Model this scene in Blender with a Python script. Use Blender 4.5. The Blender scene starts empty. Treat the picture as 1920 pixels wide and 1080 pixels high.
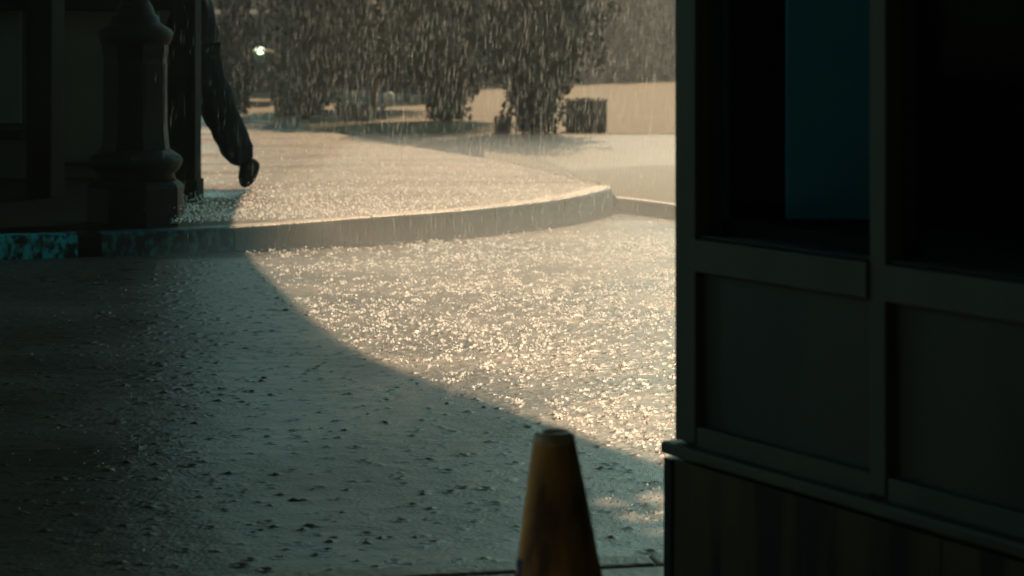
import bpy, bmesh, math, random
import numpy as np
from mathutils import Vector, Matrix, geometry

random.seed(7); rng = np.random.default_rng(7)
SC = bpy.context.scene
COL = SC.collection
R = math.radians

# ------------------------------------------------------------------ camera
H, F, HY = 1.25, 4000.0, 90.0          # eye height, focal length in photo pixels, horizon row
cam = bpy.data.cameras.new('camera'); camo = bpy.data.objects.new('camera', cam); COL.objects.link(camo)
camo.location = (0, 0, H); camo.rotation_euler = (R(90), 0, 0)
cam.sensor_width = 36; cam.lens = 36 * F / 1920
cam.shift_y = -(540 - HY) / 1920
cam.clip_start = .05; cam.clip_end = 2000
cam.dof.use_dof = True; cam.dof.focus_distance = 7.5; cam.dof.aperture_fstop = 5.0
SC.camera = camo

# ------------------------------------------------------------------ light
SUN_EL, SUN_AZ = R(42), R(10)           # azimuth to the right of the view axis
w = bpy.data.worlds.new('World'); SC.world = w; w.use_nodes = True
nt = w.node_tree; nt.nodes.clear()
sky = nt.nodes.new('ShaderNodeTexSky'); sky.sky_type = 'NISHITA'; sky.sun_disc = False
sky.sun_elevation = SUN_EL; sky.sun_rotation = SUN_AZ
sky.air_density = 1.0; sky.dust_density = .4; sky.ozone_density = 3.0
bg = nt.nodes.new('ShaderNodeBackground'); bg.inputs['Strength'].default_value = 0.145
wo = nt.nodes.new('ShaderNodeOutputWorld')
nt.links.new(sky.outputs[0], bg.inputs[0]); nt.links.new(bg.outputs[0], wo.inputs[0])
sl = bpy.data.lights.new('sun', 'SUN'); sl.energy = 5.0; sl.angle = R(.5); sl.color = (1, .56, .55)
so = bpy.data.objects.new('sun', sl); COL.objects.link(so)
TOSUN = Vector((math.sin(SUN_AZ) * math.cos(SUN_EL), math.cos(SUN_AZ) * math.cos(SUN_EL), math.sin(SUN_EL)))
so.rotation_euler = TOSUN.to_track_quat('Z', 'Y').to_euler(); so.location = TOSUN * 40
vs = SC.view_settings; vs.view_transform = 'Standard'; vs.look = 'None'; vs.gamma = 1; vs.exposure = 0.38
vs.use_white_balance = True; vs.white_balance_temperature = 8500; vs.white_balance_tint = -43
SC.render.engine = 'CYCLES'
cy = SC.cycles; cy.max_bounces = 5; cy.diffuse_bounces = 3; cy.glossy_bounces = 2; cy.transmission_bounces = 2
cy.transparent_max_bounces = 8; cy.volume_bounces = 0; cy.use_denoising = True; cy.sample_clamp_indirect = 6

# ------------------------------------------------------------------ helpers
def at(px, py, z=0.0):
    """photo pixel on the horizontal plane z -> (X, Y)"""
    s = (py - HY) / (H - z)
    return ((px - 960) / s, F / s)
def zat(py, d): return H - (py - HY) * d / F
def xat(px, d): return (px - 960) * d / F

def link(o, parent=None):
    COL.objects.link(o)
    if parent is not None: o.parent = parent
    return o
def tag(o, label=None, cat=None, group=None, kind=None):
    if label: o['label'] = label
    if cat: o['category'] = cat
    if group: o['group'] = group
    if kind: o['kind'] = kind
    return o
def empty(name, loc, label, cat, group=None, rz=0):
    o = bpy.data.objects.new(name, None); o.empty_display_size = .2
    o.location = loc; o.rotation_euler.z = rz
    link(o); return tag(o, label, cat, group)
def mesh_obj(name, verts, faces, mat, parent=None, smooth=False):
    me = bpy.data.meshes.new(name); me.from_pydata([tuple(v) for v in verts], [], faces)
    if smooth: me.polygons.foreach_set('use_smooth', [True] * len(me.polygons))
    me.materials.append(mat); me.update()
    return link(bpy.data.objects.new(name, me), parent)
def bm_obj(name, bm, mat, parent=None, smooth=False, bevel=0, seg=2):
    if bevel:
        bmesh.ops.bevel(bm, geom=list(bm.edges), offset=bevel, segments=seg, affect='EDGES', profile=.5)
    bmesh.ops.recalc_face_normals(bm, faces=bm.faces)
    me = bpy.data.meshes.new(name); bm.to_mesh(me); bm.free()
    if smooth: me.polygons.foreach_set('use_smooth', [True] * len(me.polygons))
    me.materials.append(mat)
    return link(bpy.data.objects.new(name, me), parent)
def box_bm(x0, x1, y0, y1, z0, z1, M=None, bm=None):
    bm = bm or bmesh.new()
    vs_ = [bm.verts.new((x, y, z)) for x in (x0, x1) for y in (y0, y1) for z in (z0, z1)]
    for f in ((0, 1, 3, 2), (4, 6, 7, 5), (0, 4, 5, 1), (2, 3, 7, 6), (0, 2, 6, 4), (1, 5, 7, 3)):
        bm.faces.new([vs_[i] for i in f])
    if M is not None:
        for v in vs_: v.co = M @ v.co
    return bm
def box(name, x0, x1, y0, y1, z0, z1, mat, parent=None, bevel=.004, M=None):
    return bm_obj(name, box_bm(x0, x1, y0, y1, z0, z1, M), mat, parent, bevel=bevel)
def lathe(name, prof, mat, parent=None, n=32, smooth=True, cx=0, cy=0, rot=0):
    vs_, fs = [], []
    for r, z in prof:
        for k in range(n):
            a = 2 * math.pi * k / n + rot; vs_.append((cx + r * math.cos(a), cy + r * math.sin(a), z))
    for i in range(len(prof) - 1):
        for k in range(n):
            fs.append((i * n + k, i * n + (k + 1) % n, (i + 1) * n + (k + 1) % n, (i + 1) * n + k))
    fs.append(tuple(range(n - 1, -1, -1))); fs.append(tuple((len(prof) - 1) * n + k for k in range(n)))
    return mesh_obj(name, vs_, fs, mat, parent, smooth)
def tube(name, pts, rad, mat, parent=None, n=10):
    vs_, fs = [], []
    for i, p in enumerate(pts):
        p = Vector(p); a = Vector(pts[max(i - 1, 0)]); b = Vector(pts[min(i + 1, len(pts) - 1)])
        t = (b - a).normalized(); u = t.orthogonal().normalized() if abs(t.z) > .99 else t.cross(Vector((0, 0, 1))).normalized()
        v = t.cross(u); r = rad[i] if isinstance(rad, (list, tuple)) else rad
        for k in range(n):
            an = 2 * math.pi * k / n; vs_.append(p + (u * math.cos(an) + v * math.sin(an)) * r)
    for i in range(len(pts) - 1):
        for k in range(n):
            fs.append((i * n + k, i * n + (k + 1) % n, (i + 1) * n + (k + 1) % n, (i + 1) * n + k))
    fs.append(tuple(range(n - 1, -1, -1))); fs.append(tuple((len(pts) - 1) * n + k for k in range(n)))
    return mesh_obj(name, vs_, fs, mat, parent, True)
def inside(p, poly):
    c = False
    for (x0, y0), (x1, y1) in zip(poly, poly[1:] + poly[:1]):
        if (y0 > p[1]) != (y1 > p[1]) and p[0] < (x1 - x0) * (p[1] - y0) / (y1 - y0) + x0: c = not c
    return c
def poly_slab(name, outer, holes, z0, z1, mat, parent=None):
    loops = [list(outer)] + [list(h) for h in holes]; P = []; E_ = []
    for l in loops:
        o = len(P); P += [Vector(p) for p in l]; E_ += [(o + k, o + (k + 1) % len(l)) for k in range(len(l))]
    vs_, es, fs_, *_ = geometry.delaunay_2d_cdt(P, E_, [], 0, 1e-6)
    tris = []
    for f in fs_:
        c = sum((vs_[i] for i in f), Vector((0, 0))) / len(f)
        if inside(c, loops[0]) and not any(inside(c, h) for h in loops[1:]): tris.append(f)
    bm = bmesh.new(); top = {}; bot = {}
    for f in tris:
        for i in f:
            if i not in top: top[i] = bm.verts.new((*vs_[i], z1)); bot[i] = bm.verts.new((*vs_[i], z0))
    cnt = {}
    for f in tris:
        bm.faces.new([top[i] for i in f]); bm.faces.new([bot[i] for i in reversed(f)])
        for i, j in zip(f, f[1:] + f[:1]): cnt.setdefault((min(i, j), max(i, j)), []).append((i, j))
    for k, v in cnt.items():
        if len(v) == 1: i, j = v[0]; bm.faces.new([top[j], top[i], bot[i], bot[j]])
    return bm_obj(name, bm, mat, parent)

# ------------------------------------------------------------------ materials
def mat(name, c1, c2=None, rough=.6, scale=8.0, stretch=(1, 1, 1), bump=0.0, bscale=None, ior=1.45,
        detail=6, metal=0.0, spec=.5, trans=0.0, rough2=None, contrast=(.35, .65), coat=0.0):
    m = bpy.data.materials.new(name); m.use_nodes = True
    t = m.node_tree; b = t.nodes['Principled BSDF']
    b.inputs['Roughness'].default_value = rough; b.inputs['IOR'].default_value = ior
    b.inputs['Metallic'].default_value = metal; b.inputs['Specular IOR Level'].default_value = spec
    b.inputs['Transmission Weight'].default_value = trans; b.inputs['Coat Weight'].default_value = coat
    b.inputs['Base Color'].default_value = (*c1, 1)
    if c2 is not None or bump:
        tc = t.nodes.new('ShaderNodeTexCoord'); mp = t.nodes.new('ShaderNodeMapping')
        mp.inputs['Scale'].default_value = stretch; t.links.new(tc.outputs['Object'], mp.inputs[0])
    if c2 is not None:
        n = t.nodes.new('ShaderNodeTexNoise'); n.inputs['Scale'].default_value = scale; n.inputs['Detail'].default_value = detail
        t.links.new(mp.outputs[0], n.inputs['Vector'])
        r = t.nodes.new('ShaderNodeValToRGB'); r.color_ramp.elements[0].position = contrast[0]; r.color_ramp.elements[1].position = contrast[1]
        r.color_ramp.elements[0].color = (*c1, 1); r.color_ramp.elements[1].color = (*c2, 1)
        t.links.new(n.outputs['Fac'], r.inputs[0]); t.links.new(r.outputs[0], b.inputs['Base Color'])
        if rough2 is not None:
            mr = t.nodes.new('ShaderNodeMapRange'); mr.inputs['To Min'].default_value = rough; mr.inputs['To Max'].default_value = rough2
            mr.inputs['From Min'].default_value = contrast[0]; mr.inputs['From Max'].default_value = contrast[1]
            t.links.new(n.outputs['Fac'], mr.inputs['Value']); t.links.new(mr.outputs[0], b.inputs['Roughness'])
    if bump:
        nb = t.nodes.new('ShaderNodeTexNoise'); nb.inputs['Scale'].default_value = bscale or scale * 4; nb.inputs['Detail'].default_value = 4
        t.links.new(mp.outputs[0], nb.inputs['Vector'])
        bp = t.nodes.new('ShaderNodeBump'); bp.inputs['Strength'].default_value = bump; bp.inputs['Distance'].default_value = .02
        t.links.new(nb.outputs['Fac'], bp.inputs['Height']); t.links.new(bp.outputs[0], b.inputs['Normal'])
    return m

M_ROAD = mat('wet_road', (.066, .061, .053), (.115, .106, .091), rough=.26, rough2=.38, scale=1.1, ior=1.33, bump=.16, bscale=70)
M_STREET = mat('wet_street', (.085, .077, .064), (.14, .126, .104), rough=.42, rough2=.52, scale=1.1, ior=1.33, spec=.2, bump=.35, bscale=55)
M_WALK = mat('wet_concrete', (.15, .122, .092), (.27, .23, .18), rough=.30, rough2=.48, scale=1.3, ior=1.33, bump=.3, bscale=40)
M_KERB = mat('kerb_concrete', (.20, .17, .13), (.38, .325, .26), rough=.45, scale=3.5, stretch=(1, 1, .4), bump=.4, bscale=60)
M_PLAZA = mat('tan_paving', (.105, .076, .038), (.135, .098, .05), rough=.75, scale=.6, spec=.2)
M_GROOVE = mat('wet_gutter', (.03, .026, .02), (.05, .042, .032), rough=.7, scale=4, spec=.15)
M_RAMP = mat('tan_ramp', (.12, .096, .066), (.16, .13, .092), rough=.8, scale=3, spec=.15)
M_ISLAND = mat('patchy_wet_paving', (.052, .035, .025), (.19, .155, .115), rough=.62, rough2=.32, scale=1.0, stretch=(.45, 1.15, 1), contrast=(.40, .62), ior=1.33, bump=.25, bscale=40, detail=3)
M_BOX = mat('dark_planter', (.075, .05, .035), (.12, .08, .055), rough=.6, scale=6, stretch=(1, 1, .3))
M_IRON = mat('black_iron', (.003, .005, .005), (.006, .008, .008), rough=.5, rough2=.7, spec=.12, scale=20, bump=.1)
M_KIOSK = mat('kiosk_paint', (.09, .115, .108), (.135, .165, .15), rough=.5, rough2=.65, scale=5, stretch=(1, 1, .35), bump=.12, bscale=30)
M_KPANEL = mat('kiosk_panel_paint', (.062, .082, .078), (.09, .112, .105), rough=.5, scale=4, stretch=(1, 1, .3))
M_KBASE = mat('stained_base_board', (.016, .019, .014), (.10, .082, .038), rough=.6, scale=5, stretch=(3, 3, .28), contrast=(.40, .56))
M_KTRIM = mat('dark_trim', (.012, .018, .020), (.02, .026, .028), rough=.5, scale=9)
M_BOARD = mat('blue_board', (.10, .48, .86), (.18, .60, .95), rough=.6, scale=5, stretch=(1, 1, .5))
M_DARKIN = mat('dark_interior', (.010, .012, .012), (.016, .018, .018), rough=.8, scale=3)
M_DARKWALL = mat('dark_wall', (.05, .055, .045), (.075, .08, .06), rough=.8, scale=2, stretch=(1, 1, .5))
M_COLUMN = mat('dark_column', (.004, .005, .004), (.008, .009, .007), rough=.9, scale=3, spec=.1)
M_PALEPANEL = mat('olive_panel', (.10, .12, .085), (.15, .165, .11), rough=.75, scale=2.5, stretch=(1, 1, .5))
M_CONE = mat('dirty_cone_rubber', (.10, .08, .045), (.78, .56, .20), rough=.45, rough2=.6, scale=14, stretch=(1, 1, .3), contrast=(.36, .66))
M_CONETOP = mat('highlit_cone_rim', (.4, .35, .27), (.85, .75, .58), rough=.3, scale=30)  # pale colour paints the wet highlight onto the rim
M_BLUE = mat('blue_stencil', (.010, .022, .16), (.018, .035, .24), rough=.5, scale=30)
M_BARK = mat('bark', (.10, .055, .03), (.20, .12, .065), rough=.85, scale=9, stretch=(1, 1, .25), bump=.6, bscale=30)
M_STEEL = mat('painted_steel', (.05, .055, .06), (.08, .085, .09), rough=.5, scale=4)
M_TROUSER = mat('dark_trousers', (.006, .010, .014), (.012, .016, .012), rough=.9, spec=.1, scale=14)
M_COAT = mat('dark_coat', (.010, .007, .007), (.010, .012, .02), rough=.9, spec=.1, scale=12)
M_SHOE = mat('dark_shoe', (.006, .007, .006), (.012, .012, .010), rough=.85, spec=.1, scale=20)
M_SKIN = mat('skin', (.30, .17, .11), (.36, .21, .14), rough=.5, scale=20)
M_HAIR = mat('hair', (.012, .010, .008), (.02, .016, .012), rough=.5, scale=40)
M_PIPE = mat('pipe_paint', (.10, .10, .085), (.16, .15, .12), rough=.4, scale=9)
M_PALE = mat('pale_cap', (.7, .62, .52), (.85, .78, .66), rough=.4, scale=9)
M_RAIL = mat('brown_rail', (.11, .065, .04), (.16, .10, .06), rough=.6, scale=5)
M_VAN = mat('dark_van_paint', (.012, .022, .02), (.018, .028, .025), rough=.7, scale=3, spec=.15)
M_TYRE = mat('tyre', (.01, .01, .01), (.02, .02, .02), rough=.85, scale=9, spec=.1)
M_GLASSDARK = mat('dark_glass', (.01, .013, .014), (.014, .017, .018), rough=.05, scale=2)
M_LEAF = []
for i, (a, b_) in enumerate((((.012, .020, .008), (.030, .040, .014)), ((.017, .021, .008), (.042, .042, .016)), ((.008, .014, .008), (.018, .027, .012)))):
    m = mat('leaf_%d' % i, a, b_, rough=.6, scale=2.2, contrast=(.3, .7), spec=.25)
    m.name = ('leaf_mid', 'leaf_olive', 'leaf_deep')[i]
    M_LEAF.append(m)
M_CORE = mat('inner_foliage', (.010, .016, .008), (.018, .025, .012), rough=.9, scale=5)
# clear glass
def simple(name, fn):
    m = bpy.data.materials.new(name); m.use_nodes = True; fn(m.node_tree, m.node_tree.nodes['Principled BSDF']); return m
def f_glass(t, b):
    t.nodes.remove(b); o = t.nodes['Material Output']
    tr = t.nodes.new('ShaderNodeBsdfTransparent'); tr.inputs[0].default_value = (.88, .93, .93, 1)
    gl = t.nodes.new('ShaderNodeBsdfGlossy'); gl.inputs['Roughness'].default_value = .03
    lw = t.nodes.new('ShaderNodeLayerWeight'); lw.inputs['Blend'].default_value = .5
    pw = t.nodes.new('ShaderNodeMath'); pw.operation = 'POWER'; pw.inputs[1].default_value = 4
    fr = t.nodes.new('ShaderNodeMath'); fr.operation = 'MULTIPLY_ADD'; fr.inputs[1].default_value = .5; fr.inputs[2].default_value = .03
    t.links.new(lw.outputs['Facing'], pw.inputs[0]); t.links.new(pw.outputs[0], fr.inputs[0])
    mx = t.nodes.new('ShaderNodeMixShader'); t.links.new(fr.outputs[0], mx.inputs[0]); t.links.new(tr.outputs[0], mx.inputs[1])
    t.links.new(gl.outputs[0], mx.inputs[2]); t.links.new(mx.outputs[0], o.inputs[0])
M_GLASS = simple('window_glass', f_glass)
def f_splash(t, b):         # bright scattering water beads
    o = t.nodes['Material Output']; b.inputs['Base Color'].default_value = (.95, .95, .94, 1); b.inputs['Roughness'].default_value = .25; b.inputs['IOR'].default_value = 1.33
    tl = t.nodes.new('ShaderNodeBsdfTranslucent'); tl.inputs[0].default_value = (1, 1, 1, 1)
    mx = t.nodes.new('ShaderNodeMixShader'); mx.inputs[0].default_value = .75
    t.links.new(b.outputs[0], mx.inputs[1]); t.links.new(tl.outputs[0], mx.inputs[2]); t.links.new(mx.outputs[0], o.inputs[0])
M_DROP = simple('splash_water', f_splash)
def f_rain(t, b):
    o = t.nodes['Material Output']; t.nodes.remove(b)
    tl = t.nodes.new('ShaderNodeBsdfTranslucent'); tl.inputs[0].default_value = (.85, .86, .86, 1)
    tr = t.nodes.new('ShaderNodeBsdfTransparent')
    gl = t.nodes.new('ShaderNodeBsdfGlossy'); gl.inputs['Roughness'].default_value = .35
    a = t.nodes.new('ShaderNodeMixShader'); a.inputs[0].default_value = .15
    t.links.new(tl.outputs[0], a.inputs[1]); t.links.new(gl.outputs[0], a.inputs[2])
    mx = t.nodes.new('ShaderNodeMixShader'); mx.inputs[0].default_value = .095
    t.links.new(tr.outputs[0], mx.inputs[1]); t.links.new(a.outputs[0], mx.inputs[2]); t.links.new(mx.outputs[0], o.inputs[0])
M_RAIN = simple('rain_water', f_rain)
def f_lamp(t, b):
    b.inputs['Base Color'].default_value = (.8, .8, .8, 1)
    b.inputs['Emission Color'].default_value = (1, .97, .9, 1); b.inputs['Emission Strength'].default_value = 3.0
M_HEADLIGHT = simple('lit_headlight', f_lamp)
def f_paint(t, b):          # flaking blue-green kerb paint over concrete
    tc = t.nodes.new('ShaderNodeTexCoord'); mp = t.nodes.new('ShaderNodeMapping'); mp.inputs['Scale'].default_value = (1, 1, .6)
    n = t.nodes.new('ShaderNodeTexNoise'); n.inputs['Scale'].default_value = 27; n.inputs['Detail'].default_value = 8
    r = t.nodes.new('ShaderNodeValToRGB'); e = r.color_ramp.elements
    e[0].position = .43; e[0].color = (.03, .055, .055, 1); e[1].position = .58; e[1].color = (.14, .78, .85, 1)
    t.links.new(tc.outputs['Object'], mp.inputs[0]); t.links.new(mp.outputs[0], n.inputs['Vector'])
    t.links.new(n.outputs['Fac'], r.inputs[0]); t.links.new(r.outputs[0], b.inputs['Base Color'])
    b.inputs['Roughness'].default_value = .35
M_KPAINT = simple('flaking_blue_kerb_paint', f_paint)
def f_paint2(t, b):
    f_paint(t, b); e = [n for n in t.nodes if n.type == 'VALTORGB'][0].color_ramp.elements
    e[0].position = .46; e[1].position = .72; e[1].color = (.08, .38, .38, 1)
M_KPAINT2 = simple('worn_blue_kerb_paint', f_paint2)

# ------------------------------------------------------------------ rippled water surfaces
SH = [at(px, py) for px, py in ((462, 474), (498, 515), (535, 550), (575, 592), (640, 642), (700, 672), (775, 702), (850, 731), (925, 756), (1000, 783), (1060, 803), (1120, 828), (1185, 850), (1250, 872), (1420, 930))]
shx = np.array([p[0] for p in SH][::-1]); shy = np.array([p[1] for p in SH][::-1])
def is_sunlit(x, y): return x > np.interp(y, shy, shx, left=9)      # sunlit side of the shade edge; shape of ripples and splashes follows the light
def patch(x, y): return .5 + .5 * np.sin(x * 3.1 + 1.7 * np.sin(y * 1.3)) * np.sin(y * 1.9 + 1.2 * np.sin(x * 2.3))
def splash_field(gx, ys, dens, seed):
    """height field over gx by ys of rain bumps, craters and ripples on a thin sheet of water"""
    g = np.random.default_rng(seed)
    nx, ny = len(gx), len(ys); dx = gx[1] - gx[0]
    Z = np.zeros((ny, nx)); A_ = (gx[-1] - gx[0]) * (ys[-1] - ys[0]); n = int(dens * A_)
    px = g.uniform(gx[0], gx[-1], n); py = g.uniform(ys[0], ys[-1], n)
    op = is_sunlit(px, py); ok = (np.abs(px) < .27 * py + .3) & (g.random(n) < np.where(op, .35 + .65 * patch(px, py), .30))
    px, py, op = px[ok], py[ok], op[ok]; n = len(px)
    rad = np.where(op, .0055 + .009 * g.random(n) ** 1.8, .006 + .008 * g.random(n) ** 2) + .0005 * (py - 4.5); hh = rad * np.where(op, (.08 + .36 * g.random(n) ** 1.6) * np.clip(1.25 - .075 * (py - 4.5), .45, 1.1), .10 + .48 * g.random(n) ** 1.8); ring = g.random(n) < np.where(op, .25, .5)
    j0s = np.searchsorted(ys, py - rad * 2.4); j1s = np.searchsorted(ys, py + rad * 2.4)
    i0s = np.maximum(0, ((px - rad * 2.4 - gx[0]) / dx).astype(int)); i1s = np.minimum(nx, ((px + rad * 2.4 - gx[0]) / dx).astype(int) + 2)
    for k in range(n):
        j0, j1, i0, i1 = j0s[k], j1s[k], i0s[k], i1s[k]
        if j1 <= j0 or i1 <= i0: continue
        q = ((gx[i0:i1] - px[k]) ** 2)[None, :] + ((ys[j0:j1] - py[k]) ** 2)[:, None]
        r = rad[k]
        if ring[k]: p = .55 * hh[k] * np.exp(-((np.sqrt(q) - 1.35 * r) / (.42 * r)) ** 2) - .3 * hh[k] * np.exp(-q / (r * r))
        else: p = hh[k] * np.exp(-q / (.62 * r * r))
        Z[j0:j1, i0:i1] += p
    for k in range(26):
        a = g.random() * math.pi * 2; L = .05 + .22 * g.random(); ph = g.random() * 7
        Z += .00010 * L / .1 * np.sin((gx[None, :] * math.cos(a) + ys[:, None] * math.sin(a)) * 2 * math.pi / L + ph)
    return Z
def grid_mesh(name, X, Y, Z, mat_, keep=None):
    ny, nx = Z.shape
    co = np.stack([X, Y, Z], -1).reshape(-1, 3).astype(np.float32)
    idx = np.arange(nx * ny).reshape(ny, nx)
    q = np.stack([idx[:-1, :-1], idx[:-1, 1:], idx[1:, 1:], idx[1:, :-1]], -1).reshape(-1, 4)
    if keep is not None:
        q = q[keep[:-1, :-1].reshape(-1)]; used = np.unique(q); lut = np.zeros(nx * ny, np.int64); lut[used] = np.arange(len(used)); q = lut[q]; co = co[used]
    me = bpy.data.meshes.new(name)
    me.vertices.add(len(co)); me.vertices.foreach_set('co', co.ravel())
    me.loops.add(q.size); me.loops.foreach_set('vertex_index', q.ravel().astype(np.int32))
    me.polygons.add(len(q)); me.polygons.foreach_set('loop_start', (np.arange(len(q)) * 4).astype(np.int32))
    me.polygons.foreach_set('use_smooth', np.ones(len(q), bool))
    me.update(calc_edges=True); me.materials.append(mat_)
    return link(bpy.data.objects.new(name, me))

# ground sheet reaching the horizon, 12 mm under the flooded road
g0 = mesh_obj('ground', [(-300, -60, -.014), (300, -60, -.014), (300, 500, -.014), (-300, 500, -.014)], [(0, 1, 2, 3)], M_STREET)
tag(g0, 'wide wet pale street ground running back to the hedges', 'ground', kind='structure')

# far kerb line (photo pixels of its foot) with its height
KB = [(-420, 498, .14), (0, 487, .14), (147, 482.5, .14), (190, 481, .14), (330, 476, .145), (440, 471, .15), (580, 465, .165), (700, 458, .178),
      (850, 447, .182), (930, 439, .184), (1000, 430, .186), (1060, 422, .19), (1100, 415, .20), (1130, 408.5, .205), (1150, 402, .21)]
kb = [(*at(x, y), h) for x, y, h in KB]
def kerb_interp(n=90):
    P = [Vector(p) for p in kb]; out = []
    L = [0]
    for a, b in zip(P, P[1:]): L.append(L[-1] + (b.xy - a.xy).length)
    for i in range(n + 1):
        s = L[-1] * i / n; k = max(j for j in range(len(L)) if L[j] <= s + 1e-9); k = min(k, len(P) - 2)
        out.append((P[k].lerp(P[k + 1], (s - L[k]) / (L[k + 1] - L[k])), s))
    return out, L
def kerb_y(x):      # Y of the kerb front at X
    for a, b in zip(kb, kb[1:]):
        if a[0] <= x <= b[0]: return a[1] + (b[1] - a[1]) * (x - a[0]) / (b[0] - a[0])
    return kb[0][1] if x < kb[0][0] else 99

# flooded road between the kerbs
x0, x1, y0, y1 = -5.0, 3.4, 4.45, 16.6
ys = [y0]
while ys[-1] < y1: ys.append(ys[-1] + .0068 + .0009 * (ys[-1] - 4.45))
ys = np.array(ys); gx = np.arange(x0, x1, .0088)
Z = splash_field(gx, ys, 1500, 3)
X, Y = np.meshgrid(gx, ys)
ky = np.array([kerb_y(v) for v in gx])
keep = (X > -.36 * Y - .4) & (X < .17 * Y + .5) & (Y < ky[None, :] + .06)
road = grid_mesh('road', X, Y, Z - .002, M_ROAD, keep)
tag(road, 'flooded roadway covered in rain splashes in front of the far kerb', 'road', kind='structure')

# ------------------------------------------------------------------ far sidewalk island
A = [(480, 222), (580, 240), (700, 262), (820, 282), (930, 300), (1000, 315), (1060, 329), (1110, 339)]
ZI = .16
far_edge = [at(x, y, ZI) for x, y in A]
kpts, KL = kerb_interp(70)
outer = [(p.x, p.y + .12) for p, s in kpts]
top = outer + [(x, y) for x, y in reversed(far_edge)] + [(-9, 40), (-14, 40), (-14, 13.2)]
isl = bpy.data.objects.new('sidewalk', None)
# body of the island: top follows the kerb's height
nrow = 10
vs_, fs = [], []
back = []
PB = [Vector((x, y)) for x, y in far_edge] ; PB = [Vector((-9.5, 44))] + PB
LB = [0]
for a, b in zip(PB, PB[1:]): LB.append(LB[-1] + (b - a).length)
def backpt(t):
    s = t * LB[-1]; k = min(max(j for j in range(len(LB)) if LB[j] <= s + 1e-9), len(PB) - 2)
    return PB[k].lerp(PB[k + 1], (s - LB[k]) / (LB[k + 1] - LB[k]))
NC, NR = 160, 170
kp2, _ = kerb_interp(NC)
rowsX = np.zeros((NR, NC + 1)); rowsY = rowsX.copy(); rowsZ = rowsX.copy()
KTW = .13
for i, (p, s) in enumerate(kp2):
    a = Vector((p.x, p.y + KTW)); b = backpt(i / NC)
    for j in range(NR):
        t = (j / (NR - 1)) ** 1.7; q = a.lerp(b, t)
        rowsX[j, i] = q.x; rowsY[j, i] = q.y; rowsZ[j, i] = p.z * (1 - t) + ZI * t - .004
sp = rng.random(rowsZ.shape)
rowsZ += np.where(sp > .93, .008 * rng.random(rowsZ.shape), .0012 * rng.standard_normal(rowsZ.shape))
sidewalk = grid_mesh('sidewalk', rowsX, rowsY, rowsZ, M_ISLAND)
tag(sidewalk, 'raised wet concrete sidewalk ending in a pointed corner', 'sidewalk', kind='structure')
# side of the island toward the cross street
sv = []; sf = []
for i, (x, y) in enumerate([(p.x, p.y) for p in PB] + [(kb[-1][0], kb[-1][1] + KTW)]):
    sv += [(x, y, ZI - .004), (x + .10, y + .05, -.01)]
    if i: sf.append((2 * i - 2, 2 * i, 2 * i + 1, 2 * i - 1))
o = mesh_obj('island_edge', sv, sf, M_KERB, sidewalk)
# kerb stones
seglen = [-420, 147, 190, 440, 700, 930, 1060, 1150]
def at_s(px):
    for (a, la), (b, lb) in zip(zip(KB, KL), zip(KB[1:], KL[1:])):
        if a[0] <= px <= b[0]: return la + (lb - la) * (px - a[0]) / (b[0] - a[0])
def kpoint(s):
    k = min(max(j for j in range(len(KL)) if KL[j] <= s + 1e-9), len(kb) - 2)
    return Vector(kb[k]).lerp(Vector(kb[k + 1]), (s - KL[k]) / (KL[k + 1] - KL[k]))
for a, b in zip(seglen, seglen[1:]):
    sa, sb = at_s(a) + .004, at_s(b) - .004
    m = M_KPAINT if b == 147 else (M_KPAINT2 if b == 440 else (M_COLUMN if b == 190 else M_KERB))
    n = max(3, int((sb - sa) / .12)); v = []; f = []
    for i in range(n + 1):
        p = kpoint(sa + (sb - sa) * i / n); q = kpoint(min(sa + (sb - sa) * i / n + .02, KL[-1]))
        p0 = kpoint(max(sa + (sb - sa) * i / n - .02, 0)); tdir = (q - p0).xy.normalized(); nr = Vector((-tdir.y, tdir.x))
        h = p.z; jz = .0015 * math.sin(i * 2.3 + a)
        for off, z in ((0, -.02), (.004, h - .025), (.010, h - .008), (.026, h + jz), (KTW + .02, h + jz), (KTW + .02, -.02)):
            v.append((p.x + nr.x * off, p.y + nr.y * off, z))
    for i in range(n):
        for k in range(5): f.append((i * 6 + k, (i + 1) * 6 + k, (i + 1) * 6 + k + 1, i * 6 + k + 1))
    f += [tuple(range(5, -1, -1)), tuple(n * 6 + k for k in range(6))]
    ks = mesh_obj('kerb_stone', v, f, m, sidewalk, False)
    if b == 147: ks['label'] = 'kerb stone with flaking bright blue paint'
# flared ramp between the island edge and the street, with a dark gutter strip
Bp = [at(x, y, 0) for x, y in ((905, 268), (960, 284), (1020, 306), (1070, 326), (1110, 340))]
Ap = [at(x, y, ZI) for x, y in ((905, 296), (960, 307), (1020, 320), (1070, 331), (1110, 339))]
v = []; f = []
for i, (a, b) in enumerate(zip(Ap, Bp)):
    v += [(a[0] + .02, a[1] + .02, ZI - .012), (b[0], b[1], .004)]
    if i: f.append((2 * i - 2, 2 * i, 2 * i + 1, 2 * i - 1))
mesh_obj('flared_ramp', v, f, M_RAMP, sidewalk)
v = []; f = []
for i, b in enumerate(Bp):
    v += [(b[0] - .04, b[1] - .22, .009), (b[0] + .06, b[1] + .20, .009)]
    if i: f.append((2 * i - 2, 2 * i, 2 * i + 1, 2 * i - 1))
mesh_obj('gutter', v, f, M_GROOVE, sidewalk)
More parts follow.
